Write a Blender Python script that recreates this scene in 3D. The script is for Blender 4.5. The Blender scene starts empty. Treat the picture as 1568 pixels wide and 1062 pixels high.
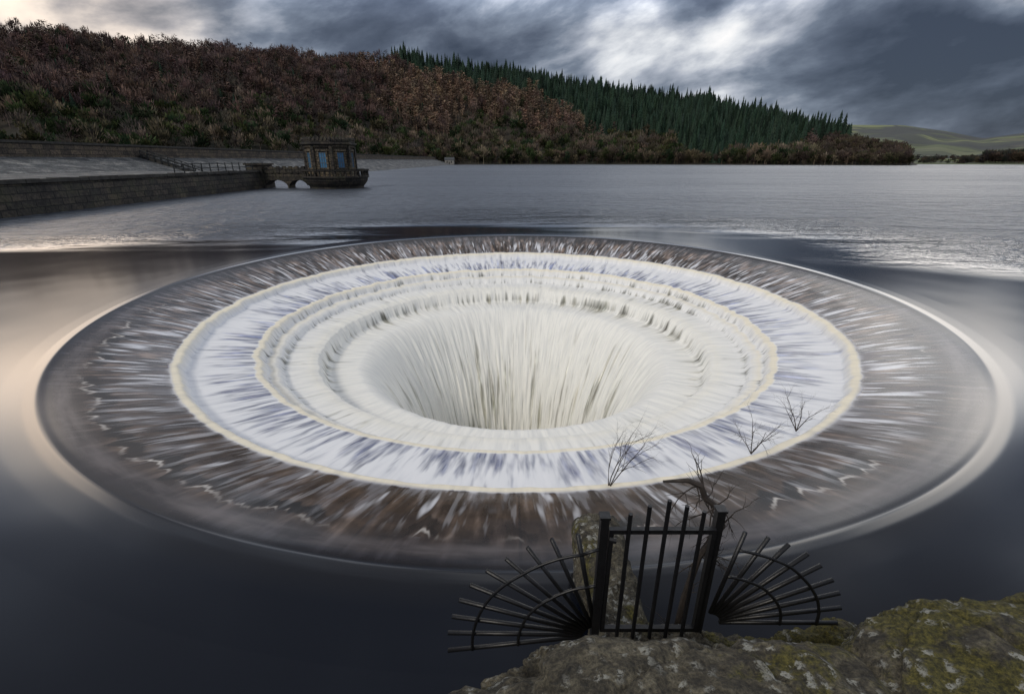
import bpy, math, random
import numpy as np
from mathutils import Vector, noise as mnoise
random.seed(7); rng=np.random.default_rng(11)
scene=bpy.context.scene
R=math.radians
scene.view_settings.view_transform='Standard'
scene.view_settings.look='None'
scene.view_settings.exposure=0
CAMZ=4.07
CX,CY=0.1,15.87     # bellmouth centre

# ------------------------------------------------------------ helpers
def new_mat(name):
    m=bpy.data.materials.new(name); m.use_nodes=True
    nt=m.node_tree; nt.nodes.clear()
    return m,nt
class NB:
    def __init__(s,nt): s.nt=nt
    def n(s,t,**k):
        nd=s.nt.nodes.new(t)
        for a,b in k.items(): setattr(nd,a,b)
        return nd
    def link(s,a,b): s.nt.links.new(a,b)
    def _set(s,inp,v):
        if isinstance(v,bpy.types.NodeSocket): s.link(v,inp)
        else: inp.default_value=v
    def math(s,op,a,b=0.0,c=None,clamp=False):
        nd=s.n('ShaderNodeMath',operation=op); nd.use_clamp=clamp
        s._set(nd.inputs[0],a); s._set(nd.inputs[1],b)
        if c is not None: s._set(nd.inputs[2],c)
        return nd.outputs[0]
    def vec(s,x,y,z):
        nd=s.n('ShaderNodeCombineXYZ')
        s._set(nd.inputs[0],x); s._set(nd.inputs[1],y); s._set(nd.inputs[2],z)
        return nd.outputs[0]
    def sep(s,v):
        nd=s.n('ShaderNodeSeparateXYZ'); s.link(v,nd.inputs[0]); return nd.outputs
    def noise(s,v,scale=1,detail=3,rough=.5,dist=0):
        nd=s.n('ShaderNodeTexNoise'); s.link(v,nd.inputs['Vector'])
        nd.inputs['Scale'].default_value=scale; nd.inputs['Detail'].default_value=detail
        nd.inputs['Roughness'].default_value=rough; nd.inputs['Distortion'].default_value=dist
        return nd.outputs[0]
    def mr(s,v,a,b,c=0,d=1,smooth=False):
        nd=s.n('ShaderNodeMapRange'); nd.interpolation_type='SMOOTHSTEP' if smooth else 'LINEAR'
        s._set(nd.inputs[0],v); 
        for i,x in enumerate((a,b,c,d)): s._set(nd.inputs[i+1],x)
        return nd.outputs[0]
    def mix(s,f,a,b,mode='MIX'):
        nd=s.n('ShaderNodeMix',data_type='RGBA',blend_type=mode)
        s._set(nd.inputs[0],f)
        for i,v in ((6,a),(7,b)):
            if isinstance(v,bpy.types.NodeSocket): s.link(v,nd.inputs[i])
            else: nd.inputs[i].default_value=(*v,1) if len(v)==3 else v
        return nd.outputs[2]
    def ramp(s,f,stops):
        nd=s.n('ShaderNodeValToRGB'); s.link(f,nd.inputs[0]); cr=nd.color_ramp
        while len(cr.elements)<len(stops): cr.elements.new(.5)
        for e,(p,c) in zip(cr.elements,stops): e.position=p; e.color=(*c,1)
        return nd.outputs[0]
    def bump(s,h,strength,dist):
        nd=s.n('ShaderNodeBump'); nd.inputs['Strength'].default_value=1
        s._set(nd.inputs['Strength'],strength); nd.inputs['Distance'].default_value=dist
        s.link(h,nd.inputs['Height']); return nd.outputs[0]
    def princ(s,col,rough,normal=None,**k):
        p=s.n('ShaderNodeBsdfPrincipled')
        if isinstance(col,bpy.types.NodeSocket): s.link(col,p.inputs['Base Color'])
        else: p.inputs['Base Color'].default_value=(*col,1)
        s._set(p.inputs['Roughness'],rough)
        if normal is not None: s.link(normal,p.inputs['Normal'])
        for a,b in k.items(): s._set(p.inputs[a.replace('_',' ')],b)
        o=s.n('ShaderNodeOutputMaterial'); s.link(p.outputs[0],o.inputs[0]); return p

def link_obj(name,me,parent=None,loc=(0,0,0)):
    ob=bpy.data.objects.new(name,me); scene.collection.objects.link(ob); ob.location=loc
    if parent: ob.parent=parent
    return ob
def empty(name,loc=(0,0,0)):
    ob=bpy.data.objects.new(name,None); scene.collection.objects.link(ob); ob.location=loc; return ob

def np_mesh(name,V,F,mat,smooth=False,attrs=None):
    me=bpy.data.meshes.new(name); F=np.asarray(F,dtype=np.int32); k=F.shape[1]
    me.vertices.add(len(V)); me.vertices.foreach_set('co',np.asarray(V,dtype=np.float32).ravel())
    me.loops.add(F.size); me.loops.foreach_set('vertex_index',F.ravel())
    me.polygons.add(len(F)); me.polygons.foreach_set('loop_start',np.arange(0,F.size,k,dtype=np.int32))
    me.polygons.foreach_set('loop_total',np.full(len(F),k,dtype=np.int32))
    me.update(calc_edges=True)
    if smooth: me.polygons.foreach_set('use_smooth',np.ones(len(F),dtype=bool))
    for an,(ty,dat) in (attrs or {}).items():
        a=me.attributes.new(an,ty,'POINT')
        a.data.foreach_set('value' if ty=='FLOAT' else 'color' if ty=='FLOAT_COLOR' else 'vector',np.asarray(dat,dtype=np.float32).ravel())
    me.materials.append(mat); me.validate()
    return me

class MB:
    def __init__(s): s.v=[]; s.f=[]
    def box(s,x0,x1,y0,y1,z0,z1):
        b=len(s.v)
        s.v+=[(x0,y0,z0),(x1,y0,z0),(x1,y1,z0),(x0,y1,z0),(x0,y0,z1),(x1,y0,z1),(x1,y1,z1),(x0,y1,z1)]
        s.f+=[tuple(b+i for i in q) for q in ((3,2,1,0),(4,5,6,7),(0,1,5,4),(1,2,6,5),(2,3,7,6),(3,0,4,7))]
    def tube(s,pts,rads,n=6,cap=True):
        pts=[Vector(p) for p in pts]; b=len(s.v)
        for i,p in enumerate(pts):
            d=(pts[min(i+1,len(pts)-1)]-pts[max(i-1,0)]).normalized()
            a=Vector((0,0,1)) if abs(d.z)<.9 else Vector((1,0,0))
            u=d.cross(a).normalized(); w=d.cross(u)
            r=rads[i] if hasattr(rads,'__len__') else rads
            for k in range(n):
                t=2*math.pi*(k+.5)/n; s.v.append(tuple(p+u*math.cos(t)*r+w*math.sin(t)*r))
        for i in range(len(pts)-1):
            for k in range(n):
                s.f.append((b+i*n+k,b+i*n+(k+1)%n,b+(i+1)*n+(k+1)%n,b+(i+1)*n+k))
        if cap:
            s.f.append(tuple(b+k for k in range(n))[::-1]); s.f.append(tuple(b+(len(pts)-1)*n+k for k in range(n)))
    def lathe(s,cx,cy,prof,n=24,rot=0):
        b=len(s.v)
        for (r,z) in prof:
            for k in range(n):
                t=2*math.pi*k/n+rot; s.v.append((cx+r*math.cos(t),cy+r*math.sin(t),z))
        for i in range(len(prof)-1):
            for k in range(n):
                s.f.append((b+i*n+k,b+i*n+(k+1)%n,b+(i+1)*n+(k+1)%n,b+(i+1)*n+k))
        s.f.append(tuple(b+k for k in range(n))[::-1]); s.f.append(tuple(b+(len(prof)-1)*n+k for k in range(n)))
    def quad(s,*p):
        b=len(s.v); s.v+=list(p); s.f.append(tuple(range(b,b+len(p))))
    def mesh(s,name,mat,smooth=False,bevel=0):
        me=bpy.data.meshes.new(name); me.from_pydata(s.v,[],s.f); me.update()
        me.materials.append(mat)
        if smooth: me.polygons.foreach_set('use_smooth',np.ones(len(s.f),dtype=bool))
        return me

_tab=rng.random((64,4096)).astype(np.float64)
def vn(x,y,px=4096,seed=0):
    xi=np.floor(x).astype(int); yi=np.floor(y).astype(int); fx=x-xi; fy=y-yi
    fx=fx*fx*(3-2*fx); fy=fy*fy*(3-2*fy)
    x0=(xi%px+seed*131)%4096; x1=((xi+1)%px+seed*131)%4096; y0=(yi+seed*7)%64; y1=(yi+1+seed*7)%64
    return (_tab[y0,x0]*(1-fx)+_tab[y0,x1]*fx)*(1-fy)+(_tab[y1,x0]*(1-fx)+_tab[y1,x1]*fx)*fy

# ------------------------------------------------------------ world
w=bpy.data.worlds.new('World'); scene.world=w; w.use_nodes=True
try:
    w.cycles.sampling_method='MANUAL'; w.cycles.sample_map_resolution=512
except Exception: pass
nt=w.node_tree; nt.nodes.clear(); B=NB(nt)
tc=B.n('ShaderNodeTexCoord'); D=tc.outputs['Generated']
dx,dy,dz=B.sep(D)
P1=B.vec(B.math('ADD',dx,B.math('MULTIPLY',dz,-.9)),dy,B.math('ADD',B.math('MULTIPLY',dz,2.0),1.7))
n1=B.noise(P1,4.2,7,.56,.15)
n2=B.noise(P1,1.3,2,.5)
cl=B.math('ADD',B.math('MULTIPLY',n1,.80),B.math('MULTIPLY',n2,.20))
cl=B.math('ADD',B.math('MULTIPLY',B.math('SUBTRACT',cl,.5),1.2),.485)
def glow(az,el,c0,c1,amp):
    d=(math.sin(R(az))*math.cos(R(el)),math.cos(R(az))*math.cos(R(el)),math.sin(R(el)))
    nd=B.n('ShaderNodeVectorMath',operation='DOT_PRODUCT'); B.link(D,nd.inputs[0]); nd.inputs[1].default_value=d
    return B.math('MULTIPLY',B.mr(nd.outputs['Value'],math.cos(R(c0)),math.cos(R(c1)),0,1,True),amp)
gl=[glow(15,10.5,9,1,.20),glow(24,8.5,8,1,.13),glow(-45,17,11,3,.40),glow(-33,11,6,1,.22),glow(44,17.5,9,3,.34),glow(34,22,13,4,.26),
    glow(18,26,14,4,.12),glow(-22,24,14,4,.10),
    glow(-12,12,13,4,-.06),glow(38,8,8,2,-.05),glow(18,14.5,4,1,-.12)]
for g in gl: cl=B.math('ADD',cl,g)
col=B.ramp(cl,[(.36,(.044,.057,.088)),(.47,(.095,.117,.165)),(.55,(.18,.215,.28)),(.64,(.42,.455,.53)),(.74,(.85,.87,.90)),(.95,(1.5,1.42,1.34))])
warm=glow(-42,14,18,4,1.0)
col=B.mix(warm,col,B.mix(1.0,col,(1.18,1.0,.84),'MULTIPLY'))
# the overcast is brightest in a broad belt above the hills, greyer overhead
zen=B.math('MULTIPLY',B.mr(dz,.20,.34,1.0,3.6,True),B.mr(dz,.36,.72,1.0,.45,True))
zc=B.mr(dz,.3,.7,0,.75)
col=B.mix(zc,col,(.285,.29,.305))
bg1=B.n('ShaderNodeBackground'); B.link(col,bg1.inputs[0]); B.link(zen,bg1.inputs[1])
sky=B.n('ShaderNodeTexSky',sky_type='NISHITA'); sky.sun_disc=False
sky.sun_elevation=R(42); sky.sun_rotation=R(-140)
bg2=B.n('ShaderNodeBackground'); B.link(sky.outputs[0],bg2.inputs[0]); bg2.inputs[1].default_value=.05
mx=B.n('ShaderNodeMixShader'); mx.inputs[0].default_value=.08
B.link(bg1.outputs[0],mx.inputs[1]); B.link(bg2.outputs[0],mx.inputs[2])
wo=B.n('ShaderNodeOutputWorld'); B.link(mx.outputs[0],wo.inputs[0])

sd=bpy.data.lights.new('sun','SUN'); sd.energy=1.5; sd.angle=R(12); sd.color=(1,.92,.80)
so=bpy.data.objects.new('sun',sd); scene.collection.objects.link(so)
saz,sel=R(-140),R(42)
sdir=Vector((math.sin(saz)*math.cos(sel),math.cos(saz)*math.cos(sel),math.sin(sel)))
so.rotation_euler=sdir.to_track_quat('Z','Y').to_euler(); so.location=(-20,-20,40)

# ------------------------------------------------------------ camera
cd=bpy.data.cameras.new('camera'); cam=bpy.data.objects.new('camera',cd); scene.collection.objects.link(cam)
cam.location=(0,0,CAMZ); cam.rotation_euler=(R(90-21.66),0,0); cd.sensor_width=36; cd.lens=16.53; cd.clip_start=.05; cd.clip_end=20000
scene.camera=cam

# ------------------------------------------------------------ lake
LAKE=(.003,.005,.011)
m,nt=new_mat('lake_water'); B=NB(nt); tc=B.n('ShaderNodeTexCoord'); O=tc.outputs['Object']
x,y,z=B.sep(O)
dist=B.math('SQRT',B.math('ADD',B.math('MULTIPLY',x,x),B.math('MULTIPLY',B.math('ADD',y,CY),B.math('ADD',y,CY))))
patch=B.noise(B.vec(B.math('MULTIPLY',x,.35),y,0.0),.05,3,.5,.4)
edge=B.math('ADD',dist,B.math('MULTIPLY',B.math('SUBTRACT',patch,.5),-46))
wind=B.mr(edge,29,47,0,1,True)
v=B.vec(B.math('MULTIPLY',x,.5),y,0.0)
rfine=B.noise(v,1.7,3,.65)
rbig=B.noise(v,.35,3,.6)
rip=B.math('ADD',rfine,B.math('MULTIPLY',rbig,2.2))
gust=B.noise(B.vec(B.math('MULTIPLY',x,.25),y,7.0),.035,4,.6)
calm=B.noise(B.vec(x,y,0.0),.35,1,.5)
h=B.math('ADD',B.math('MULTIPLY',rip,B.math('MULTIPLY',wind,B.mr(gust,.35,.6,.25,.6))),B.math('MULTIPLY',calm,.010))
nrm=B.bump(h,1.0,1.0)
rough=B.math('ADD',.11,B.math('MULTIPLY',wind,.24))
spec=B.math('ADD',.5,B.math('MULTIPLY',wind,.5))
wcol=B.mix(B.math('MULTIPLY',wind,B.mr(rfine,.35,.65,.25,1)),LAKE,(.10,.118,.148))  # pale ripple colour stands in for sky reflected off windy water
B.princ(wcol,rough,nrm,IOR=1.36,Specular_IOR_Level=spec)
lake_mat=m
NA=1200; rr=np.concatenate([np.linspace(13.2,20,12),np.geomspace(21,9000,70)])
th=np.linspace(0,2*np.pi,NA,endpoint=False)
RR,TT=np.meshgrid(rr,th,indexing='ij')
V=np.stack([RR*np.cos(TT),RR*np.sin(TT),0*RR],-1).reshape(-1,3)
def grid_faces(nr,na,wrap=True):
    i,j=np.meshgrid(np.arange(nr-1),np.arange(na if wrap else na-1),indexing='ij')
    j2=(j+1)%na
    return np.stack([i*na+j,(i+1)*na+j,(i+1)*na+j2,i*na+j2],-1).reshape(-1,4)
link_obj('lake_water',np_mesh('lake_water',V,grid_faces(len(rr),NA),m,True),loc=(CX,CY,0))

# ------------------------------------------------------------ bellmouth spillway with falling water
ST=(.066,.047,.034); BL=(.17,.185,.265); OL=(.40,.39,.32); SHADE=(.20,.20,.165)  # blue paints in reflected sky, last colour paints shade below the lips
ctrl=[ # r, z, foam, cream, under rgb, lake
(13.2,0,0,0,LAKE,1),(12.6,-.003,0,0,LAKE,1),(12.25,-.010,0,0,(.008,.009,.013),1),(12.08,-.028,0,0,(.014,.014,.016),1),
(11.95,-.07,.0,0,(.028,.024,.024),.7),(11.7,-.14,.10,0,(.038,.031,.028),.25),(11.4,-.22,.16,0,ST,0),(10.9,-.36,.24,0,ST,0),(10.4,-.52,.34,0,ST,0),(10.05,-.64,.46,0,ST,0),
(9.985,-.652,1.3,1,BL,0),(9.87,-.672,1.4,1,BL,0),(9.81,-.72,1.3,.4,BL,0),(9.72,-.90,1.0,.0,BL,0),(9.55,-.95,1.12,0,BL,0),
(9.1,-1.02,.74,0,BL,0),(8.5,-1.11,.55,0,BL,0),(8.27,-1.15,.52,0,BL,0),(8.21,-1.16,1.3,1,BL,0),(8.10,-1.18,1.4,1,BL,0),
(8.03,-1.25,1.1,.3,SHADE,0),(7.95,-1.44,.72,0,SHADE,0),(7.85,-1.47,1.25,.8,OL,0),(7.72,-1.49,1.4,.4,OL,0),(7.62,-1.56,1.1,0,SHADE,0),
(7.54,-1.72,.70,0,SHADE,0),(7.40,-1.76,1.05,0,OL,0),(7.0,-1.78,1.05,0,OL,0),(6.78,-1.80,1.4,.5,OL,0),(6.6,-1.85,1.4,.2,OL,0),(6.50,-2.0,.92,0,SHADE,0),
(6.40,-2.28,.62,0,SHADE,0),(6.25,-2.38,.82,0,OL,0),(5.9,-2.40,1.1,0,OL,0),(5.40,-2.42,1.45,0,OL,0),(5.15,-2.47,1.4,.1,OL,0),
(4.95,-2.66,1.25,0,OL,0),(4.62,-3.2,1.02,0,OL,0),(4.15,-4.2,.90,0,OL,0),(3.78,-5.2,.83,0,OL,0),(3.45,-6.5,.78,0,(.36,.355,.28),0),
(3.15,-8,.75,0,(.28,.28,.22),0),(2.9,-11,.7,0,(.16,.16,.13),0),(2.6,-16,.5,0,(.06,.06,.05),0)]  # throat shading painted in, colour darkens with depth
cr=np.array([c[0] for c in ctrl]); cz=np.array([c[1] for c in ctrl]); 
arc=np.concatenate([[0],np.cumsum(np.hypot(np.diff(cr),np.diff(cz)))])
s_samp=np.unique(np.concatenate([np.linspace(0,arc[-10],430),np.linspace(arc[-10],arc[-1],60)]))
f=lambda vals: np.interp(s_samp,arc,vals)
pr=f(cr); pz=f(cz)
k=np.array([1,2,3,2,1])/9.
prs=np.convolve(np.pad(pr,2,'edge'),k,'valid'); pzs=np.convolve(np.pad(pz,2,'edge'),k,'valid'); prs[0]=13.2; pzs[0]=0
fo=f([c[2] for c in ctrl]); cm=f([c[3] for c in ctrl]); lk=f([c[5] for c in ctrl])
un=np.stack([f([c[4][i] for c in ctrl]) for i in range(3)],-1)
NT=2400; th=np.linspace(0,2*np.pi,NT,endpoint=False)
S,T=np.meshgrid(s_samp,th,indexing='ij'); nr=len(s_samp)
U=T/(2*np.pi)
wild=np.interp(pr,[0,9.6,10.0,10.2,11.2,11.7,13],[1,1,.7,.35,.2,0,0])[:,None]
a1=vn(U*230,S*.9,230,1)-.5; a2=vn(U*520,S*1.5,520,2)-.5; a3=vn(U*90,S*.6,90,3)-.5
disp=(a1*.085+a2*.022+a3*.07)*wild
Rg=prs[:,None]+disp*1.1; Zg=pzs[:,None]+disp*.5
fov=fo[:,None]+ (vn(U*60,S*.9,60,5)-.5)*.28*(wild>.1)+(vn(U*13,S*.5,13,6)-.5)*.20*(wild>.1)
near=np.clip(-np.sin(T)*1.2,0,1)*np.clip((pr[:,None]-10.05)/.3,0,1)
fov=fov-near*.12
V=np.stack([Rg*np.cos(T),Rg*np.sin(T),Zg],-1).reshape(-1,3)
ones=np.ones((1,NT))
attrs={'foam':('FLOAT',fov.ravel()),'cream':('FLOAT',(cm[:,None]*ones).ravel()),'lakef':('FLOAT',(lk[:,None]*ones).ravel()),
 'flow':('FLOAT',S.ravel()),
 'under':('FLOAT_COLOR',np.concatenate([np.repeat(un[:,None,:],NT,1),np.ones((nr,NT,1))],-1).reshape(-1,4))}
m,nt=new_mat('spillway_water'); B=NB(nt); tc=B.n('ShaderNodeTexCoord'); x,y,z=B.sep(tc.outputs['Object'])
r=B.math('SQRT',B.math('ADD',B.math('MULTIPLY',x,x),B.math('MULTIPLY',y,y)))
ux=B.math('DIVIDE',x,r); uy=B.math('DIVIDE',y,r)
def at(n): return B.n('ShaderNodeAttribute',attribute_name=n)
fl=at('flow').outputs['Fac']; fm=at('foam').outputs['Fac']; crm=at('cream').outputs['Fac']; lkf=at('lakef').outputs['Fac']; und=at('under').outputs['Color']
def pol(k,s,off=0.0,det=3): return B.noise(B.vec(B.math('MULTIPLY',ux,k),B.math('MULTIPLY',uy,k),B.math('ADD',B.math('MULTIPLY',fl,s),off)),1,det,.5)
na=pol(62,1.1,0.,2); nb=pol(21,.28,5.,2)
rm=B.mr(r,6.3,7.6,0,1,True)
nfine=B.math('ADD',B.math('MULTIPLY',na,B.mr(rm,0,1,.25,.6)),B.math('MULTIPLY',nb,B.mr(rm,0,1,.75,.4)))
n=B.mr(nfine,.36,.64,0,1)
outer=B.mr(r,9.95,10.15,0,1,True)
mm=B.mr(B.math('SUBTRACT',B.math('ADD',n,fm),1.0),-.42,.42,0,1,True)
mm=B.math('MULTIPLY',mm,B.mr(fm,.0,.08,0,1))
mm=B.math('MULTIPLY',mm,B.mr(outer,0,1,1,.42))
stn=B.noise(B.vec(x,y,0.0),1.3,5,.6)
und2=B.mix(1.0,und,B.ramp(stn,[(.3,(.5,.47,.47)),(.5,(1,1,1)),(.7,(1.6,1.5,1.35))]),'MULTIPLY')
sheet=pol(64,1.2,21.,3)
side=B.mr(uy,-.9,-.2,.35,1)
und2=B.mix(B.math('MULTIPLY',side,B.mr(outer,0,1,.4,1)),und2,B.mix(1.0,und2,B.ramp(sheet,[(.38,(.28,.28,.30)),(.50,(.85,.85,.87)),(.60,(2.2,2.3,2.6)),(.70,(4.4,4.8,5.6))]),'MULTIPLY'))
an=B.math('FRACT',B.math('MULTIPLY',B.math('ARCTAN2',y,x),36/(2*math.pi)))
jl=B.math('GREATER_THAN',B.math('ABSOLUTE',B.math('SUBTRACT',an,.5)),.490)
jj=B.math('MULTIPLY',jl,B.math('MULTIPLY',outer,.45))
und2=B.mix(jj,und2,(.015,.013,.012))
# ragged gaps and painted shadow band where the near-side sheet breaks
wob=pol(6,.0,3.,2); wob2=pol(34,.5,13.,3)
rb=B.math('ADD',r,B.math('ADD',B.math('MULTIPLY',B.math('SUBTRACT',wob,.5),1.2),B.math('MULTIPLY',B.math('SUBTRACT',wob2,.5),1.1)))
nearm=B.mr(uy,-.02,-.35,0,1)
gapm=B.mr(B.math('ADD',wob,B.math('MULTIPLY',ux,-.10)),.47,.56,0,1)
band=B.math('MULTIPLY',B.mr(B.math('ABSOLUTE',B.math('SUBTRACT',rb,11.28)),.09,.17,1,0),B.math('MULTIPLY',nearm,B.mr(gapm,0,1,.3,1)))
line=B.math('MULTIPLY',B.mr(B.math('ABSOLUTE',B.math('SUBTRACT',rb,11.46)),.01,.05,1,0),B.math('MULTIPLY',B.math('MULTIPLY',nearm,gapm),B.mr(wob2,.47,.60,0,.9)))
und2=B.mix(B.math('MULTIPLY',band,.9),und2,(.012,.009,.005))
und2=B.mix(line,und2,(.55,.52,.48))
# pale swirling band on the glassy lip
lipm=B.math('MULTIPLY',B.mr(B.math('ABSOLUTE',B.math('SUBTRACT',r,11.72)),.05,.22,1,0,True),B.mr(B.noise(B.vec(B.math('MULTIPLY',ux,9),B.math('MULTIPLY',uy,9),B.math('MULTIPLY',r,3.)),1,3,.6),.40,.66,.1,.75))
und2=B.mix(B.math('MULTIPLY',lipm,B.mr(uy,.2,-.4,.1,1)),und2,(.15,.13,.125))
und2=B.mix(B.mr(lkf,.5,.95),und2,und)
# separate white plumes that start at snags on the apron
pl=pol(36,.55,41.,2)
plume=B.math('MULTIPLY',B.mr(pl,.60,.70,0,.85,True),B.math('MULTIPLY',outer,B.mr(r,10.7,11.3,1,0,True)))
pl2=pol(84,.85,57.,2)
plume2=B.math('MULTIPLY',B.mr(pl2,.56,.66,0,.8,True),B.math('MULTIPLY',outer,B.mr(r,11.0,11.5,1,0,True)))
plume=B.math('MAXIMUM',plume,B.math('MULTIPLY',plume2,B.mr(uy,-.95,-.5,.25,1)))
fcol=B.mix(B.math('MULTIPLY',crm,.85),(.80,.81,.83),(.88,.80,.61))
inner=B.mr(r,8.3,7.0,0,1)
fcol=B.mix(B.math('MULTIPLY',inner,.7),fcol,(.85,.835,.76))
fcol=B.mix(1.0,fcol,B.ramp(na,[(.3,(.86,.87,.89)),(.6,(1,1,1))]),'MULTIPLY')
fcol=B.mix(outer,fcol,(.42,.42,.46))
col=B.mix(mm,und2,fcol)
col=B.mix(plume,col,(.72,.73,.77))
rg=B.mix(lkf,B.mix(mm,(.20,)*3,(.7,)*3),(.11,)*3)
B.princ(col,rg,None,IOR=1.34)
link_obj('bellmouth_spillway',np_mesh('bellmouth_spillway',V,grid_faces(nr,NT),m,True,attrs),loc=(CX,CY,0))

# ------------------------------------------------------------ stone materials
def stone_mat(name,c1,c2,mort,scale,uv='wall',bw=.5,rh=.25,rough=.8,moss=0.0):
    m,nt=new_mat(name); B=NB(nt); tc=B.n('ShaderNodeTexCoord'); O=tc.outputs['Object']; x,y,z=B.sep(O)
    if uv=='wall': v=B.vec(B.math('ADD',x,y),z,0.0)
    else: v=B.vec(y,x,0.0)
    wob=B.noise(O,1.5,2); v2=B.n('ShaderNodeVectorMath',operation='ADD'); B.link(v,v2.inputs[0]); B.link(B.vec(B.math('MULTIPLY',wob,.12),B.math('MULTIPLY',wob,.08),0.0),v2.inputs[1])
    br=B.n('ShaderNodeTexBrick'); B.link(v2.outputs[0],br.inputs['Vector'])
    br.inputs['Color1'].default_value=(*c1,1); br.inputs['Color2'].default_value=(*c2,1); br.inputs['Mortar'].default_value=(*mort,1)
    br.inputs['Scale'].default_value=scale; br.inputs['Brick Width'].default_value=bw; br.inputs['Row Height'].default_value=rh
    br.inputs['Mortar Size'].default_value=.045; br.inputs['Mortar Smooth'].default_value=.4
    nz=B.noise(O,.5,5,.7); nz2=B.noise(O,4,3,.6)
    c=B.mix(1.0,br.outputs[0],B.ramp(nz,[(.3,(.25,.25,.27)),(.5,(.9,.88,.85)),(.7,(1.9,1.75,1.55))]),'MULTIPLY')
    c=B.mix(1.0,c,B.ramp(nz2,[(.3,(.4,.4,.4)),(.7,(1.6,1.6,1.6))]),'MULTIPLY')
    if moss>0: c=B.mix(B.mr(nz,.5,.62,0,moss),c,(.030,.036,.012))
    h=B.math('ADD',B.math('MULTIPLY',br.outputs['Fac'],-.6),B.math('MULTIPLY',nz2,.6))
    B.princ(c,rough,B.bump(h,.8,.12)); return m
wall_dark=stone_mat('dark_gritstone',(.020,.018,.016),(.062,.050,.038),(.004,.004,.004),1.0,bw=1.2,rh=.55,moss=.4)
wall_par=stone_mat('parapet_gritstone',(.055,.044,.034),(.13,.10,.072),(.010,.009,.008),1.0,bw=1.8,rh=.7,moss=.4)
pitch=stone_mat('stone_pitching',(.038,.045,.052),(.14,.148,.155),(.010,.010,.010),1.0,uv='plan',bw=2.0,rh=1.1)
tower_st=stone_mat('tower_gritstone',(.10,.082,.055),(.17,.135,.088),(.03,.025,.02),1.0,bw=.9,rh=.35,moss=.2)
def plain(name,c,rough=.6,metal=0,var=.3,scale=8):
    m,nt=new_mat(name); B=NB(nt); tc=B.n('ShaderNodeTexCoord'); nz=B.noise(tc.outputs['Object'],scale,4,.6)
    cc=B.mix(1.0,c,B.ramp(nz,[(.3,(1-var,)*3),(.7,(1+var,)*3)]),'MULTIPLY')
    B.princ(cc,rough,B.bump(nz,.3,.01),Metallic=float(metal)); return m
iron=plain('black_painted_iron',(.006,.006,.007),.42,0,.4,30)
rail=plain('dark_rail',(.012,.014,.014),.5)
coping=plain('coping_stone',(.038,.035,.030),.8,0,.6,1.5)

# ------------------------------------------------------------ dam
dam=empty('stone_dam_embankment')
def sweep(name,sections,mat,parent):
    n=len(sections[0]); V=[]; F=[]
    for s_ in sections: V+=s_
    for i in range(len(sections)-1):
        for k in range(n-1): F.append((i*n+k,i*n+k+1,(i+1)*n+k+1,(i+1)*n+k))
    me=bpy.data.meshes.new(name); me.from_pydata(V,[],F); me.update(); me.materials.append(mat)
    return link_obj(name,me,parent)
sec=[]
for yy in np.linspace(-80,79,40): sec.append([(-70,yy,4.5),(-65,yy,3.5),(-60,yy,2.45),(-50,yy,2.4),(-39.1,yy,2.4)])
sweep('pitched_slope',sec,pitch,dam)
sec=[]
for yy in np.linspace(79,470,60): sec.append([(-70,yy,4.5),(-65,yy,3.0),(-60,yy,1.5),(-55,yy,0.0),(-48,yy,-2.)])
sweep('waterside_slope',sec,pitch,dam)
b=MB(); b.box(-72.5,-70.003,-80,470,3.5,6.35); link_obj('parapet_wall',b.mesh('parapet_wall',wall_par),dam)
b=MB(); b.box(-72.7,-69.85,-80,470,6.352,6.7); link_obj('parapet_coping',b.mesh('parapet_coping',coping),dam)
b=MB(); b.box(-90,-72.503,-80,470,3.4,6.0); link_obj('crest_road_bank',b.mesh('crest_road_bank',coping),dam)
low=empty('reservoir_retaining_wall')
b=MB()
ys=list(np.linspace(-80,79,160)); n=4
for i,yy in enumerate(ys):
    j=.05*math.sin(yy*1.7)+.04*math.sin(yy*.63)
    b.v+=[(-38.0+j,yy,-1.5),(-38.35+j,yy,1.0),(-38.6+j*.4,yy,2.35),(-39.3,yy,2.35)]
for i in range(len(ys)-1):
    for k in range(3): b.f.append((i*n+k,(i+1)*n+k,(i+1)*n+k+1,i*n+k+1))
b.v+=[(-38.0,79,-1.5),(-38.6,79,2.35),(-54,79,2.35),(-54,79,-1.5)]; q=len(b.v)-4; b.f.append((q,q+1,q+2,q+3))
link_obj('wall_face',b.mesh('wall_face',wall_dark),low)
b=MB()
yy=-80
while yy<79:
    L=random.uniform(.9,1.6); y1=min(yy+L-.02,79); b.box(-39.35,-38.45+random.uniform(-.04,.04),yy,y1,2.355,2.66+random.uniform(-.03,.05)); yy+=L
link_obj('wall_coping',b.mesh('wall_coping',coping),low)
st=empty('embankment_steps'); SY=95.
b=MB()
for i in range(14):
    t=i/13; xx=-69.6+ t*9.4; b.box(xx-.36,xx+.36,SY+.2,SY+2.0,1.0,4.75-t*3.1+.12)
link_obj('treads',b.mesh('treads',coping),st)
b=MB()
for yv in (SY+.1,SY+2.1):
    for hh in (.55,1.1): b.tube([(-69.6,yv,4.6+hh),(-60,yv,1.6+hh)],.09,5)
    for i in range(9):
        t=i/8; b.tube([(-69.6+9.6*t,yv,4.2-3.*t),(-69.6+9.6*t,yv,5.75-3.*t)],.10,5)
link_obj('handrails',b.mesh('handrails',rail),st)
rl=empty('waterside_railing'); b=MB()
for hh in (.5,1.0): b.tube([(-39.0,58,2.65+hh),(-39.0,79,2.65+hh)],.06,5)
for yy in np.arange(58,79.1,1.75): b.tube([(-39.0,yy,2.6),(-39.0,yy,3.75)],.065,5)
link_obj('rails_and_posts',b.mesh('rails_and_posts',rail),rl)

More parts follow.
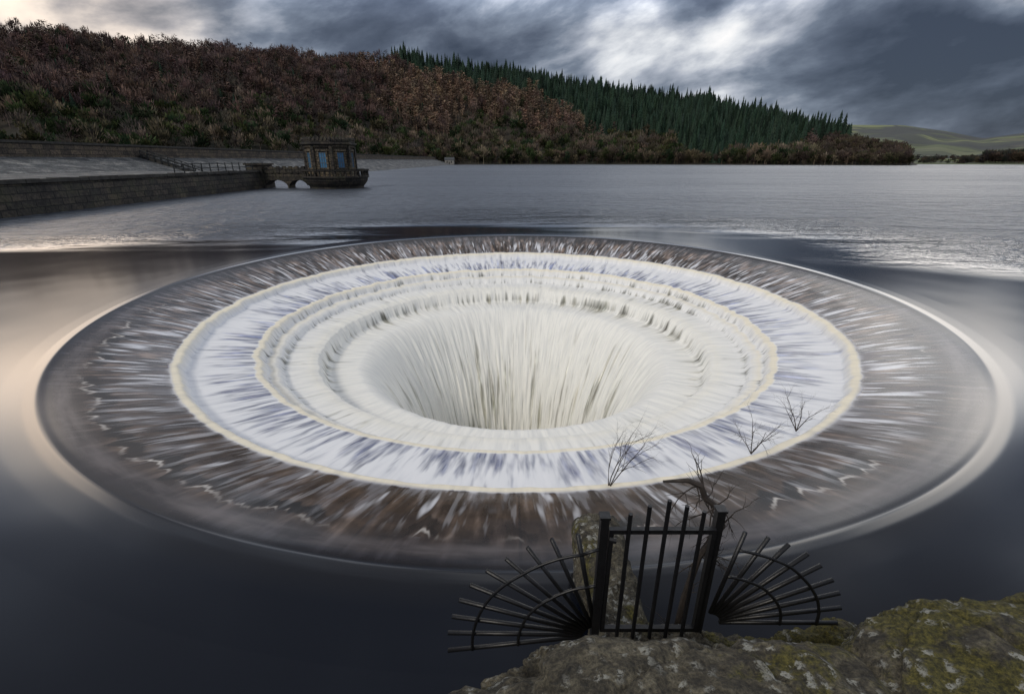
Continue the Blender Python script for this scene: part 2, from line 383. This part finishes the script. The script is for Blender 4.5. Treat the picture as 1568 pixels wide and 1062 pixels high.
# ------------------------------------------------------------ footbridge + valve tower
TX,TY=-27.6,78.5
br=empty('stone_footbridge')
b=MB()
x0,x1,y0,y1=-39.2,TX-4.2,77.2,79.4
def arch(xx):
    for (c,w) in ((-36.6,1.75),(-33.2,1.45)):
        if abs(xx-c)<w: return .15+1.05*math.sqrt(max(0,1-((xx-c)/w)**2))
    return -1.2
xs=np.linspace(x0,x1,90)
for yv,flip in ((y0,False),(y1,True)):
    for i in range(len(xs)-1):
        a,c=xs[i],xs[i+1]; za,zc=arch(a),arch(c)
        q=[(a,yv,za),(c,yv,zc),(c,yv,2.2),(a,yv,2.2)]
        b.quad(*(q[::-1] if flip else q))
for i in range(len(xs)-1):
    a,c=xs[i],xs[i+1]; b.quad((a,y0,arch(a)),(a,y1,arch(a)),(c,y1,arch(c)),(c,y0,arch(c)))
b.quad((x0,y0,2.2),(x1,y0,2.2),(x1,y1,2.2),(x0,y1,2.2))
link_obj('arches',b.mesh('arches',wall_dark),br)
b=MB(); b.box(x0,x1,y0-.08,y0+.25,2.203,3.0); b.box(x0,x1,y1-.25,y1+.08,2.203,3.0)
for xx in np.linspace(x0+.3,x1-.3,8): b.box(xx-.22,xx+.22,y0-.14,y0+.3,2.2,3.2)
link_obj('parapets',b.mesh('parapets',wall_dark),br)
b=MB(); b.box(-40.6,-38.2,76.6,80.2,-1.2,3.35); b.box(-40.8,-38.0,76.4,80.4,3.352,3.6)
link_obj('abutment_pier',b.mesh('abutment_pier',wall_dark),br)

tw=empty('valve_tower')
b=MB(); b.lathe(TX,TY,[(3.9,-1.5),(4.05,.25),(4.5,.75),(4.75,1.15),(4.8,1.5),(5.0,1.55),(5.0,1.8)],32)
link_obj('drum_base',b.mesh('drum_base',wall_dark),tw)
b=MB()
for k in range(40):
    t=2*math.pi*k/40; b.tube([(TX+4.8*math.cos(t),TY+4.8*math.sin(t),1.8),(TX+4.8*math.cos(t),TY+4.8*math.sin(t),2.5)],[.16,.13],6)
b2=[(4.55,2.5),(5.0,2.5),(5.05,2.75),(4.55,2.75)]
bb=len(b.v); nn=40
for (r_,z_) in b2:
    for k in range(nn):
        t=2*math.pi*k/nn; b.v.append((TX+r_*math.cos(t),TY+r_*math.sin(t),z_))
for i in range(4):
    for k in range(nn):
        j=(i+1)%4; b.f.append((bb+i*nn+k,bb+i*nn+(k+1)%nn,bb+j*nn+(k+1)%nn,bb+j*nn+k))
link_obj('balustrade',b.mesh('balustrade',wall_dark),tw)
TXB=TX-.5; o=R(22.5)
b=MB(); b.lathe(TXB,TY,[(3.7,1.802),(3.7,2.4),(3.55,2.5),(3.5,5.75),(3.75,5.85),(3.75,6.1)],8,o)
link_obj('octagonal_walls',b.mesh('octagonal_walls',tower_st),tw)
b=MB(); b.lathe(TXB,TY,[(3.8,6.102),(4.1,6.25),(4.1,6.45),(3.85,6.5),(3.85,6.75),(3.7,6.8)],8,o)
for k in range(8):
    t0=2*math.pi*k/8+o; t1=t0+math.pi/4
    for s_ in np.linspace(0.0,.8,5):
        p=((1-s_)*math.cos(t0)+s_*math.cos(t1))*3.72,((1-s_)*math.sin(t0)+s_*math.sin(t1))*3.72
        b.lathe(TXB+p[0],TY+p[1],[(.22,6.75),(.25,7.0),(.1,7.25)],6)
link_obj('cornice_and_battlements',b.mesh('cornice_and_battlements',wall_dark),tw)
b=MB()
for k in range(8):
    t=2*math.pi*k/8+o; b.tube([(TXB+3.6*math.cos(t),TY+3.6*math.sin(t),1.9),(TXB+3.58*math.cos(t),TY+3.58*math.sin(t),6.1)],.3,4)
link_obj('corner_pilasters',b.mesh('corner_pilasters',wall_dark),tw)
glass=plain('painted_reflection_glass',(.06,.17,.30),.15,0,.3,2)  # bluish reflection painted into the pane colour
frame=plain('window_frame',(.10,.12,.14),.5)
b=MB(); bf=MB(); bs=MB()
for k in range(8):
    a=2*math.pi*k/8; ap=3.52*math.cos(math.pi/8)
    c=Vector((TXB+ap*math.cos(a),TY+ap*math.sin(a),0)); u=Vector((-math.sin(a),math.cos(a),0)); nv=Vector((math.cos(a),math.sin(a),0))
    def obox(mb,u0,u1,z0,z1,d0,d1):
        q=len(mb.v)
        for zz in (z0,z1):
            for (uu,dd) in ((u0,d0),(u1,d0),(u1,d1),(u0,d1)): p=c+u*uu+nv*dd; mb.v.append((p.x,p.y,zz))
        mb.f+=[tuple(q+i for i in s_) for s_ in ((3,2,1,0),(4,5,6,7),(0,1,5,4),(1,2,6,5),(2,3,7,6),(3,0,4,7))]
    obox(b,-.5,.5,3.0,5.1,.0,.06)
    for uu in (-.5,-.17,.17,.5): obox(bf,uu-.03,uu+.03,3.0,5.1,.062,.11)
    for zz in (3.0,3.7,4.4,5.1): obox(bf,-.53,.53,zz-.03,zz+.03,.064,.12)
    obox(bs,-.8,-.54,2.8,5.3,.0,.18); obox(bs,.54,.8,2.8,5.3,.0,.18); obox(bs,-.9,.9,5.302,5.6,.0,.22); obox(bs,-.9,.9,2.55,2.798,.0,.25)
link_obj('window_glass',b.mesh('window_glass',glass),tw); link_obj('window_bars',bf.mesh('window_bars',frame),tw); link_obj('window_surrounds',bs.mesh('window_surrounds',tower_st),tw)

# ------------------------------------------------------------ hillside
TAB=np.array([# az, tan elev of skyline, ridge dist, shore dist, foot z
(-75,.13,600,300,3.5),(-60,.150,650,320,3.5),(-50,.160,700,340,3.5),(-41.7,.1658,750,350,3.5),(-34.7,.1680,780,370,3.5),(-24.6,.1712,820,400,3.5),(-15,.1733,860,440,3.),
(-11.1,.181,880,460,1.),(-5.8,.1722,890,480,.2),(1.1,.1575,890,490,.2),(8.06,.137,870,500,.2),(14.85,.120,850,500,.2),(21.3,.1016,820,500,.2),
(27.4,.0771,780,500,.2),(30.65,.0553,740,500,.2),(34.8,.0320,680,510,.2),(37.5,.018,620,520,.2),(38.8,.002,590,535,-.5)])
def hp(az): return [np.interp(az,TAB[:,0],TAB[:,i]) for i in range(1,5)]
def hill_z(az,t):
    te,dr,ds,fz=hp(az); treeh=np.interp(az,[-50,-12,-8,28,33,38],[13,15,22,21,12,7])
    zt=np.maximum(CAMZ+te*dr-treeh*.85,.5)
    tt=np.clip(t,0,1)
    s_=tt*.82+.18*tt*tt*(3-2*tt)
    nz=(vn(az*.35+100,t*3.5+7,4096,9)-.5)*28*np.sin(np.pi*tt)+(vn(az*1.3+200,t*9+3,4096,10)-.5)*9*np.sin(np.pi*tt)
    z=fz+(zt-fz)*s_+nz*np.clip((zt-5)/60,0,1)
    z=np.where(t>1,zt-(t-1)*120,z)
    return z, ds+(dr-ds)*t
azs=np.linspace(-75,38.8,360); ts=np.concatenate([[-.03],np.linspace(0,1,70),[1.1,1.4]])
A,Tt=np.meshgrid(azs,ts,indexing='ij'); Z,Dd=hill_z(A,np.maximum(Tt,0)); Z=np.where(Tt<0,-3,Z); Dd=np.where(Tt<0,Dd-15,Dd)
V=np.stack([Dd*np.sin(R(1)*A),Dd*np.cos(R(1)*A),Z],-1).reshape(-1,3)
m,nt=new_mat('hill_floor'); B=NB(nt); tc=B.n('ShaderNodeTexCoord'); nz=B.noise(tc.outputs['Object'],.02,6,.6)
c=B.ramp(nz,[(.35,(.016,.019,.011)),(.5,(.028,.025,.017)),(.65,(.038,.029,.021))]); B.princ(c,.95)
F=grid_faces(len(azs),len(ts),False)[:,::-1]
link_obj('wooded_hillside',np_mesh('hill',V,F,m,True))
b=MB(); b.v=[(-90,-200,3.4),(-90,520,3.4),(-900,520,3.4),(-900,-200,3.4)]; b.f=[(0,1,2,3)]
link_obj('valley_ground',b.mesh('valley_ground',m))

def spruce(seed):
    r_=random.Random(seed); V=[];F=[];C=[]
    L=8
    for i in range(L):
        t=i/L; z0=.06+.86*t; z1=min(1.0,z0+.20-.04*t); rad=.165*(1-t)**.9+.012
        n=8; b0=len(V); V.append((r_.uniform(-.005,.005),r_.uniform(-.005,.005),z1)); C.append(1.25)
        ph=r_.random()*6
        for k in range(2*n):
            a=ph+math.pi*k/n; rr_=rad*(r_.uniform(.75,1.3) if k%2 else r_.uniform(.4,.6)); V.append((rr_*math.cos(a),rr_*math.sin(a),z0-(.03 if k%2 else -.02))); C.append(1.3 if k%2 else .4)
        for k in range(2*n): F.append((b0,b0+1+k,b0+1+(k+1)%(2*n)))
    return np.array(V),np.array(F),np.array(C)
def fluffy(seed,shape,n=110,size=.10,thin=.35):
    r_=random.Random(seed); V=[];F=[];C=[]
    for k in range(3):
        a=k*2.1; b0=len(V); V+=[(.014*math.cos(a),.014*math.sin(a),0),(.014*math.cos(a+2.1),.014*math.sin(a+2.1),0),(0,0,.8)]; C+=[1.5]*3; F.append((b0,b0+1,b0+2))
    lob=[(r_.uniform(-.14,.14),r_.uniform(-.14,.14),r_.uniform(.35,.8),r_.uniform(.12,.2)) for _ in range(6)]
    for i in range(n):
        if shape=='cone':
            t=r_.random()**1.3; z_=.12+.86*t; rad=.17*(1-t)+.01; a=r_.random()*6.283; q=math.sqrt(r_.random()); c=Vector((rad*q*math.cos(a),rad*q*math.sin(a),z_)); out=Vector((math.cos(a),math.sin(a),.35))
        else:
            l=r_.choice(lob); d=Vector((r_.gauss(0,1),r_.gauss(0,1),r_.gauss(0,1))).normalized(); q=r_.random()**.5; c=Vector(l[:3])+d*l[3]*q; out=(c-Vector((0,0,.25))).normalized()
        s_=size*r_.uniform(.6,1.4); side=out.cross(Vector((r_.gauss(0,.5),r_.gauss(0,.5),r_.gauss(0,1)))).normalized()
        b0=len(V); tip=c+out.normalized()*s_; V+=[tuple(c-side*s_*thin),tuple(c+side*s_*thin),tuple(tip)]; sh=r_.uniform(.85,1.15)*(.45+.90*max(0,min(1,c.z))); C+=[sh*.85,sh*.85,sh*1.2]; F.append((b0,b0+1,b0+2))  # crown shade painted into vertex colour, darker toward the base
    return np.array(V),np.array(F),np.array(C)
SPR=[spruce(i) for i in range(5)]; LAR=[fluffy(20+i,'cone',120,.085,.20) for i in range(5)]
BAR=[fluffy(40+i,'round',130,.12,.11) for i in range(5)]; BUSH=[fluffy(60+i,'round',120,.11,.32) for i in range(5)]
def forest(name,items,mat):
    Vs=[];Fs=[];Cs=[];off=0
    for (tpl,x,y,z,h,wd,col) in items:
        V,F,C=tpl; a=random.random()*6.28; ca,sa=math.cos(a),math.sin(a)
        X=(V[:,0]*ca-V[:,1]*sa)*h*wd+x; Y=(V[:,0]*sa+V[:,1]*ca)*h*wd+y; Z=V[:,2]*h+z
        Vs.append(np.stack([X,Y,Z],-1)); Fs.append(F+off); off+=len(V)
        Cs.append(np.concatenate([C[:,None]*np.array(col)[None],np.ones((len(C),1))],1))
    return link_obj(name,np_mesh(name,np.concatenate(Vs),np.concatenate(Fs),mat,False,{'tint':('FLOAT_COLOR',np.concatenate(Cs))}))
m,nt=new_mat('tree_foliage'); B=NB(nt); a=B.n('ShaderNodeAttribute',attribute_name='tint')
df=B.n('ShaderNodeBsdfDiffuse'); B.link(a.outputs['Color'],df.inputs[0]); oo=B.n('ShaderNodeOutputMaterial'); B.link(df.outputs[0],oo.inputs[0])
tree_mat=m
groups={'spruce_forest':[],'larch_forest':[],'bare_birch_forest':[],'mixed_shoreline_woodland':[]}
def jit(c,a=.25,g=1.7):
    k=random.uniform(1-a,1+a)*g; return tuple(max(.003,x_*k*random.uniform(.93,1.07)) for x_ in c)
SPC=(.0150,.0250,.0180)
cnt=0
while cnt<9000:
    az=random.uniform(-52,38); te,dr,ds,fz=[float(q) for q in hp(az)]
    t=random.random()**.92
    if random.random()>(ds+(dr-ds)*t)/900*1.1: continue
    z,d=hill_z(np.array(az),np.array(t)); z=float(z); d=float(d)
    tcn=float(np.interp(az,[-50,-14,-11,-5,3,8,14,21,27,31,34],[.975,.975,.82,.72,.54,.38,.22,.10,.10,.4,1.1]))
    p1=float(vn(np.array(az*.25+50),np.array(t*5.),4096,12))-.5; p2=float(vn(np.array(az*.9+50),np.array(t*8.),4096,13))-.5
    tq=t+p1*.18+p2*.14
    X,Y=d*math.sin(R(az)),d*math.cos(R(az))
    cnt+=1
    if tq>tcn or (az<-12 and t>.985):
        hgt=random.uniform(15,24)*(1.1 if t>.95 else 1); 
        if random.random()<.08: hgt*=1.3
        if az<-14: hgt*=.6
        groups['spruce_forest'].append((random.choice(SPR),X,Y,z-1,hgt,random.uniform(.9,1.3),jit(SPC,.5)))
    elif az>30.5:
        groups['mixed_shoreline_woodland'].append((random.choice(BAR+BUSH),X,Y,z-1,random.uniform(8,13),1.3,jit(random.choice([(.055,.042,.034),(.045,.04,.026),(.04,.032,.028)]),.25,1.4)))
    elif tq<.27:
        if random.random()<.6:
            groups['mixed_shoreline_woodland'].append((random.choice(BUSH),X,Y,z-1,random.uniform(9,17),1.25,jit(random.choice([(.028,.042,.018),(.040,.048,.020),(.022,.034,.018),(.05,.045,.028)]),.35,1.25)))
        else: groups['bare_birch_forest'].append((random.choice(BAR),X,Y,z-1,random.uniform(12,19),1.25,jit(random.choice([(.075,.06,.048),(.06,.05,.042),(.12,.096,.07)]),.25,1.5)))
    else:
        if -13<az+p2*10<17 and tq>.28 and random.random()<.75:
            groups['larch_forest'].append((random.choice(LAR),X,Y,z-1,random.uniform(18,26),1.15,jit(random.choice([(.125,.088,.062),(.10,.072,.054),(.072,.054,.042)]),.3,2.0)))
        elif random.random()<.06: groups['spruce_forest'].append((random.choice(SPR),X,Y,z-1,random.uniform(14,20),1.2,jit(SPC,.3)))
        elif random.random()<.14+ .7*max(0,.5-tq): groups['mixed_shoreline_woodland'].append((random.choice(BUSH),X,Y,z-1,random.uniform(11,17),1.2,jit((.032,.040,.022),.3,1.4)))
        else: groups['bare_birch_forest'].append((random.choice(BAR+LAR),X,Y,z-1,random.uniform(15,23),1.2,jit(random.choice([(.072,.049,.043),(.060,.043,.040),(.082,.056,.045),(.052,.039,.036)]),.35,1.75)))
for i in range(420):
    az=random.uniform(-11.5,30.5); z,d=hill_z(np.array(az),np.array(random.uniform(.97,1.0))); z=float(z);d=float(d)
    groups['spruce_forest'].append((random.choice(SPR),d*math.sin(R(az)),d*math.cos(R(az)),z-1,random.triangular(10,33,17),random.uniform(.75,1.0),jit(SPC,.3,1.4)))
for i in range(220):
    az=random.uniform(-52,-11); z,d=hill_z(np.array(az),np.array(random.uniform(.98,1.0))); z=float(z);d=float(d)
    groups['spruce_forest'].append((random.choice(SPR),d*math.sin(R(az)),d*math.cos(R(az)),z-1,random.uniform(7,16),random.uniform(.9,1.2),jit((.02,.026,.022),.3)))
for i in range(900):
    az=random.uniform(-12,38.3); z,d=hill_z(np.array(az),np.array(random.uniform(.0,.05))); z=float(z);d=float(d)
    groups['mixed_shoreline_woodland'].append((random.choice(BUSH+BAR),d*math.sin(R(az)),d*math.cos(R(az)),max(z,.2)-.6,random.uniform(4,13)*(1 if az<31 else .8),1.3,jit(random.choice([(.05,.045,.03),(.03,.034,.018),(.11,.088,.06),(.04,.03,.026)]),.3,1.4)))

# distant farmland beyond the head of the lake
azs=np.linspace(24,75,160); ds_=np.geomspace(640,4200,60)
A,Dd=np.meshgrid(azs,ds_,indexing='ij')
te=np.interp(A,[24,30,33,37,40,42.5,44.5,50,60,75],[.054,.056,.053,.050,.040,.029,.034,.05,.08,.1])
sh=np.clip((Dd-640)/(2600-640),0,1)
Z=.4+(CAMZ+te*2600)*(sh**1.5)+ (vn(A*.6+30,Dd/400.,4096,20)-.5)*22*np.sin(np.pi*sh)
Z=np.where(Dd>2600,CAMZ+te*2600-(Dd-2600)*.12,Z); Z[:,0]=-2
V=np.stack([Dd*np.sin(R(1)*A),Dd*np.cos(R(1)*A),Z],-1).reshape(-1,3)
m,nt=new_mat('fields'); B=NB(nt); tc=B.n('ShaderNodeTexCoord'); O=tc.outputs['Object']
vo=B.n('ShaderNodeTexVoronoi'); B.link(O,vo.inputs['Vector']); vo.inputs['Scale'].default_value=.0045; vo.inputs['Randomness'].default_value=.8
s3=B.n('ShaderNodeSeparateColor'); B.link(vo.outputs['Color'],s3.inputs[0])
c=B.ramp(s3.outputs[0],[(.0,(.035,.04,.025)),(.35,(.085,.105,.04)),(.6,(.16,.185,.068)),(.8,(.07,.065,.045)),(1.,(.12,.14,.06))])
ve=B.n('ShaderNodeTexVoronoi',feature='DISTANCE_TO_EDGE'); B.link(O,ve.inputs['Vector']); ve.inputs['Scale'].default_value=.0045; ve.inputs['Randomness'].default_value=.8
c=B.mix(B.mr(ve.outputs[0],.0,.05,1,0),c,(.02,.024,.016))
nz=B.noise(O,.003,4,.6); c=B.mix(B.mr(nz,.49,.54,0,.9),c,(.028,.033,.034))
B.princ(c,.95)
link_obj('distant_hills',np_mesh('distant_hills',V,grid_faces(len(azs),len(ds_),False)[:,::-1],m,True))
far=[]
for i in range(1300):
    az=random.choice([random.uniform(41.5,50),random.uniform(33,52)]); d=random.uniform(700,1000) if az>42 else random.uniform(670,900)
    sh_=max(0,(d-640)/1960); te_=float(np.interp(az,[24,30,33,37,40,42.5,44.5,50],[.054,.056,.053,.050,.040,.029,.034,.05])); z=.4+(CAMZ+te_*2600)*sh_**1.5
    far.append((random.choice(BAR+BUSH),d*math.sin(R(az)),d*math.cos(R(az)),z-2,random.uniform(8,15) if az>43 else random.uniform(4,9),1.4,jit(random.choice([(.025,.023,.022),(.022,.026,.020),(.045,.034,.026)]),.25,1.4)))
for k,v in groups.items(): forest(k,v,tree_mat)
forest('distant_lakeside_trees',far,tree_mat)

hs=empty('stone_lodge'); hx,hy=-57,462
b=MB(); b.box(hx-4,hx+4,hy-3,hy+3,0.2,4.2); link_obj('walls',b.mesh('walls',plain('lodge_stone',(.22,.21,.19),.8)),hs)
b=MB(); b.v=[(hx-4.4,hy-3.4,4.2),(hx+4.4,hy-3.4,4.2),(hx+4.4,hy+3.4,4.2),(hx-4.4,hy+3.4,4.2),(hx-4.4,hy,6.4),(hx+4.4,hy,6.4)]
b.f=[(0,1,5,4),(2,3,4,5),(1,2,5),(3,0,4)]; link_obj('roof',b.mesh('roof',plain('slate',(.05,.055,.06),.7)),hs)
b=MB(); b.box(hx-2.4,hx-1.4,hy-3.05,hy-2.95,1.6,3.2); b.box(hx+1.4,hx+2.4,hy-3.05,hy-2.95,1.6,3.2); b.box(hx-.5,hx+.5,hy-3.05,hy-2.95,.2,2.6); link_obj('openings',b.mesh('openings',plain('dark_opening',(.02,.02,.02),.4)),hs)

# ------------------------------------------------------------ foreground rocks & bank
m,nt=new_mat('lichen_gritstone'); B=NB(nt); tc=B.n('ShaderNodeTexCoord'); O=tc.outputs['Object']
big=B.noise(O,2.2,5,.6); med=B.noise(O,9,5,.65,.2); fin=B.noise(O,45,4,.7)
c=B.ramp(med,[(.3,(.022,.020,.016)),(.48,(.090,.078,.053)),(.62,(.18,.16,.11)),(.75,(.29,.265,.20))])
c=B.mix(1.0,c,B.ramp(fin,[(.3,(.22,.22,.22)),(.7,(1.85,1.85,1.85))]),'MULTIPLY')
x,y,z=B.sep(O)
mossk=B.mr(x,1.3,2.0,.0,.16)
mossm=B.mr(B.math('ADD',B.math('ADD',B.math('MULTIPLY',big,.7),B.math('MULTIPLY',med,.3)),mossk),.55,.62,0,.9,True)
c=B.mix(mossm,c,B.ramp(fin,[(.35,(.030,.029,.005)),(.5,(.10,.09,.015)),(.65,(.22,.19,.032))]))
vo=B.n('ShaderNodeTexVoronoi'); vo.inputs['Scale'].default_value=15
vv=B.n('ShaderNodeVectorMath',operation='ADD'); B.link(O,vv.inputs[0]); B.link(B.vec(B.math('MULTIPLY',fin,.13),B.math('MULTIPLY',med,.18),0.0),vv.inputs[1]); B.link(vv.outputs[0],vo.inputs['Vector'])
lm=B.math('MULTIPLY',B.mr(vo.outputs['Distance'],.22,.42,1,0,True),B.mr(B.noise(O,3.3,2),.44,.52,0,1))
lm=B.math('MULTIPLY',lm,B.mr(fin,.40,.50,.2,1.0))
c=B.mix(lm,c,(.46,.46,.41))
h=B.math('ADD',B.math('MULTIPLY',med,1.0),B.math('MULTIPLY',fin,.6))
B.princ(c,.85,B.bump(h,1.0,.13)); rock=m
def boulder(name,c,rad,seed,p=3.2,amp=.06,rot=0,tilt=0.0):
    import bmesh
    bm=bmesh.new(); bmesh.ops.create_icosphere(bm,subdivisions=7 if rad[0]>.6 else 5,radius=1)
    ca,sa=math.cos(rot),math.sin(rot)
    for v in bm.verts:
        d=v.co.normalized(); k=(abs(d.x)**p+abs(d.y)**p+abs(d.z)**p)**(-1/p); q=Vector((d.x*k*rad[0],d.y*k*rad[1],d.z*k*rad[2]))
        nn_=mnoise.fractal(q*1.3+Vector((seed*7.3,0,0)),1.0,2.1,3)*amp*1.6+mnoise.fractal(q*8+Vector((seed,3,0)),.8,2.1,5)*amp*.38
        cell=mnoise.voronoi(q*1.5+Vector((seed,0,5)))[0]; nn_+= -max(0,.06-(cell[1]-cell[0]))*.6
        q=q+d*nn_
        v.co=(c[0]+q.x*ca-q.y*sa,c[1]+q.x*sa+q.y*ca,c[2]+q.z+q.x*tilt)
    me=bpy.data.meshes.new(name); bm.to_mesh(me); bm.free(); me.materials.append(rock)
    me.polygons.foreach_set('use_smooth',np.ones(len(me.polygons),dtype=bool))
    return link_obj(name,me)
boulder('lichen_boulder',(1.08,1.25,1.02),(1.02,.70,.74),1,p=3.6)
boulder('lichen_boulder',(2.92,1.30,1.13),(1.16,.82,.76),2,rot=.04,p=4.2,tilt=.03)
boulder('lichen_boulder',(-.06,1.42,.95),(.56,.42,.60),3,p=2.8)
boulder('lichen_boulder',(5.1,1.2,1.0),(1.3,.8,.8),5)
boulder('lichen_boulder',(1.1,2.35,.2),(1.3,.45,.45),6,p=2.6,amp=.12)
boulder('lichen_boulder',(2.6,2.3,.2),(.9,.45,.6),7,p=2.6,amp=.12)
boulder('stone_pier',(.93,3.35,.02),(.26,.85,.50),8,p=4.5,amp=.06)
b=MB(); b.quad((-60,.75,-2),(80,.75,-2),(80,.7,1.7),(-60,.7,1.7)); b.quad((-60,.7,1.7),(80,.7,1.7),(80,-60,6),(-60,-60,6))
link_obj('lakeside_bank',b.mesh('lakeside_bank',wall_dark))

# ------------------------------------------------------------ fan-spiked safety fence with gate
fence=empty('spiked_safety_fence')
YF=2.5
b=MB()
def fan(cx,cz,tips,yf,arcs,spokerad=.0165):
    for (tx,tz) in tips:
        d=Vector((tx-cx,0,tz-cz)); L=d.length; d.normalize()
        b.tube([(cx+d.x*.10,yf,cz+d.z*.10),(tx,yf,tz)],spokerad,6)
    for fr in arcs:
        pts=[(cx+(tx-cx)*fr,yf-.016,cz+(tz-cz)*fr) for tx,tz in tips]
        sm=[]
        for i in range(len(pts)-1):
            for k in range(4):
                t=k/4; a_,c_=Vector(pts[i]),Vector(pts[i+1]); m_=a_.lerp(c_,t); rad=((a_-Vector((cx,yf-.016,cz))).length*(1-t)+(c_-Vector((cx,yf-.016,cz))).length*t)
                dd=(m_-Vector((cx,yf-.016,cz))).normalized(); sm.append(tuple(Vector((cx,yf-.016,cz))+dd*rad))
        sm.append(pts[-1]); b.tube(sm,.012,6)
Lt=[(-.492,.57),(-.483,.762),(-.445,.933),(-.385,1.099),(-.299,1.246),(-.18,1.382),(-.041,1.491),(.108,1.591),(.272,1.666),(.448,1.706)]
fan(.63,.74,Lt,YF,(.83,.52))
Rt=[(1.62,1.67),(1.79,1.625),(1.945,1.564),(2.10,1.48),(2.22,1.37),(2.34,1.23),(2.42,1.10),(2.47,.95),(2.48,.79)]
fan(1.48,.80,Rt,2.56,(.83,.55))
b.tube([(.448*.83+.63*.17,YF-.016,1.706*.83+.74*.17),(.61,YF-.016,1.60)],.012,6)
b.tube([(.448*.52+.63*.48,YF-.016,1.706*.52+.74*.48),(.62,YF-.016,1.26)],.012,6)
link_obj('fan_spikes',b.mesh('fan_spikes',iron,True),fence)
b=MB(); b.box(.592,.648,YF-.028,YF+.028,.45,1.855); b.box(.585,.655,YF-.035,YF+.035,1.857,1.875)
b.box(1.392,1.448,2.535,2.591,.45,1.855); b.box(1.385,1.455,2.528,2.598,1.857,1.875)
link_obj('posts',b.mesh('posts',iron),fence)
g=empty('spiked_gate'); b=MB()
yg=YF+.01
b.box(.66,1.385,yg-.018,yg+.018,1.715,1.75); b.box(.66,1.385,yg-.018,yg+.018,.78,.815)
b.box(.66,.69,yg-.02,yg+.02,.815,1.714); b.box(1.355,1.385,yg-.02,yg+.02,.815,1.714)
for xx,zt in ((.785,1.90),(.905,1.965),(1.03,2.01),(1.15,1.965),(1.27,1.92)):
    b.tube([(xx,yg-.03,.74),(xx,yg-.03,zt)],.0155,6)
b.tube([(.655,yg-.05,1.70),(.70,yg-.06,1.70)],.02,6)
link_obj('gate_frame_and_bars',b.mesh('gate_frame_and_bars',iron),g)

# ------------------------------------------------------------ dead branches
bark=plain('dead_branch_bark',(.035,.027,.022),.8,0,.4,20)
def grow(mb,p,d,L,rad,depth,rnd,bend=.25,droop=0):
    pts=[p.copy()]; rads=[rad]; n=5
    for i in range(n):
        d=(d+Vector((rnd.gauss(0,1),rnd.gauss(0,1),rnd.gauss(0,1)-droop))*bend*.5).normalized()
        p=p+d*L/n; pts.append(p.copy()); rads.append(rad*(1-.65*(i+1)/n))
        if depth>0 and i>0:
            for _ in range(rnd.choice([1,1,2])):
                dd=(d+Vector((rnd.gauss(0,1),rnd.gauss(0,1),rnd.gauss(0,.8)))*.55).normalized()
                grow(mb,p,dd,L*rnd.uniform(.35,.6),rads[-1]*.7,depth-1,rnd,bend,droop)
    mb.tube(pts,rads,4,False)
for (px_,py_,pz_,h_,sd_) in ((1.51,6.03,-.72,1.05,4),(4.31,7.17,-.85,.75,2),(5.47,7.82,-.78,.75,3)):
    b=MB(); rn=random.Random(sd_)
    for k in range(4):
        a=rn.random()*6.28
        grow(b,Vector((px_,py_,pz_)),Vector((.6*math.cos(a),.3*math.sin(a),1)).normalized(),h_*rn.uniform(.7,1.0),.010,2,rn,.22)
    link_obj('bare_sapling',b.mesh('bare_sapling',bark))
b=MB(); rn=random.Random(9)
limb=[(1.48,3.0,.1),(1.5,3.0,.55),(1.56,3.0,1.01),(1.70,3.0,1.33),(1.64,3.0,1.5),(1.52,3.0,1.60),(1.47,3.0,1.72),(1.36,3.0,1.77),(1.17,3.0,1.76)]
b.tube(limb,[.030,.029,.028,.027,.026,.026,.024,.020,.009],7)
for i in range(30):
    q=Vector(rn.choice(limb[:7])); a=rn.random()*6.28
    grow(b,q+Vector((rn.uniform(-.04,.04),0,0)),Vector((math.cos(a),rn.gauss(0,.5),math.sin(a)+.1)).normalized(),rn.uniform(.15,.4),.007,1,rn,.35)
link_obj('dead_shrub',b.mesh('dead_shrub',bark))
print('objects',len(bpy.data.objects))
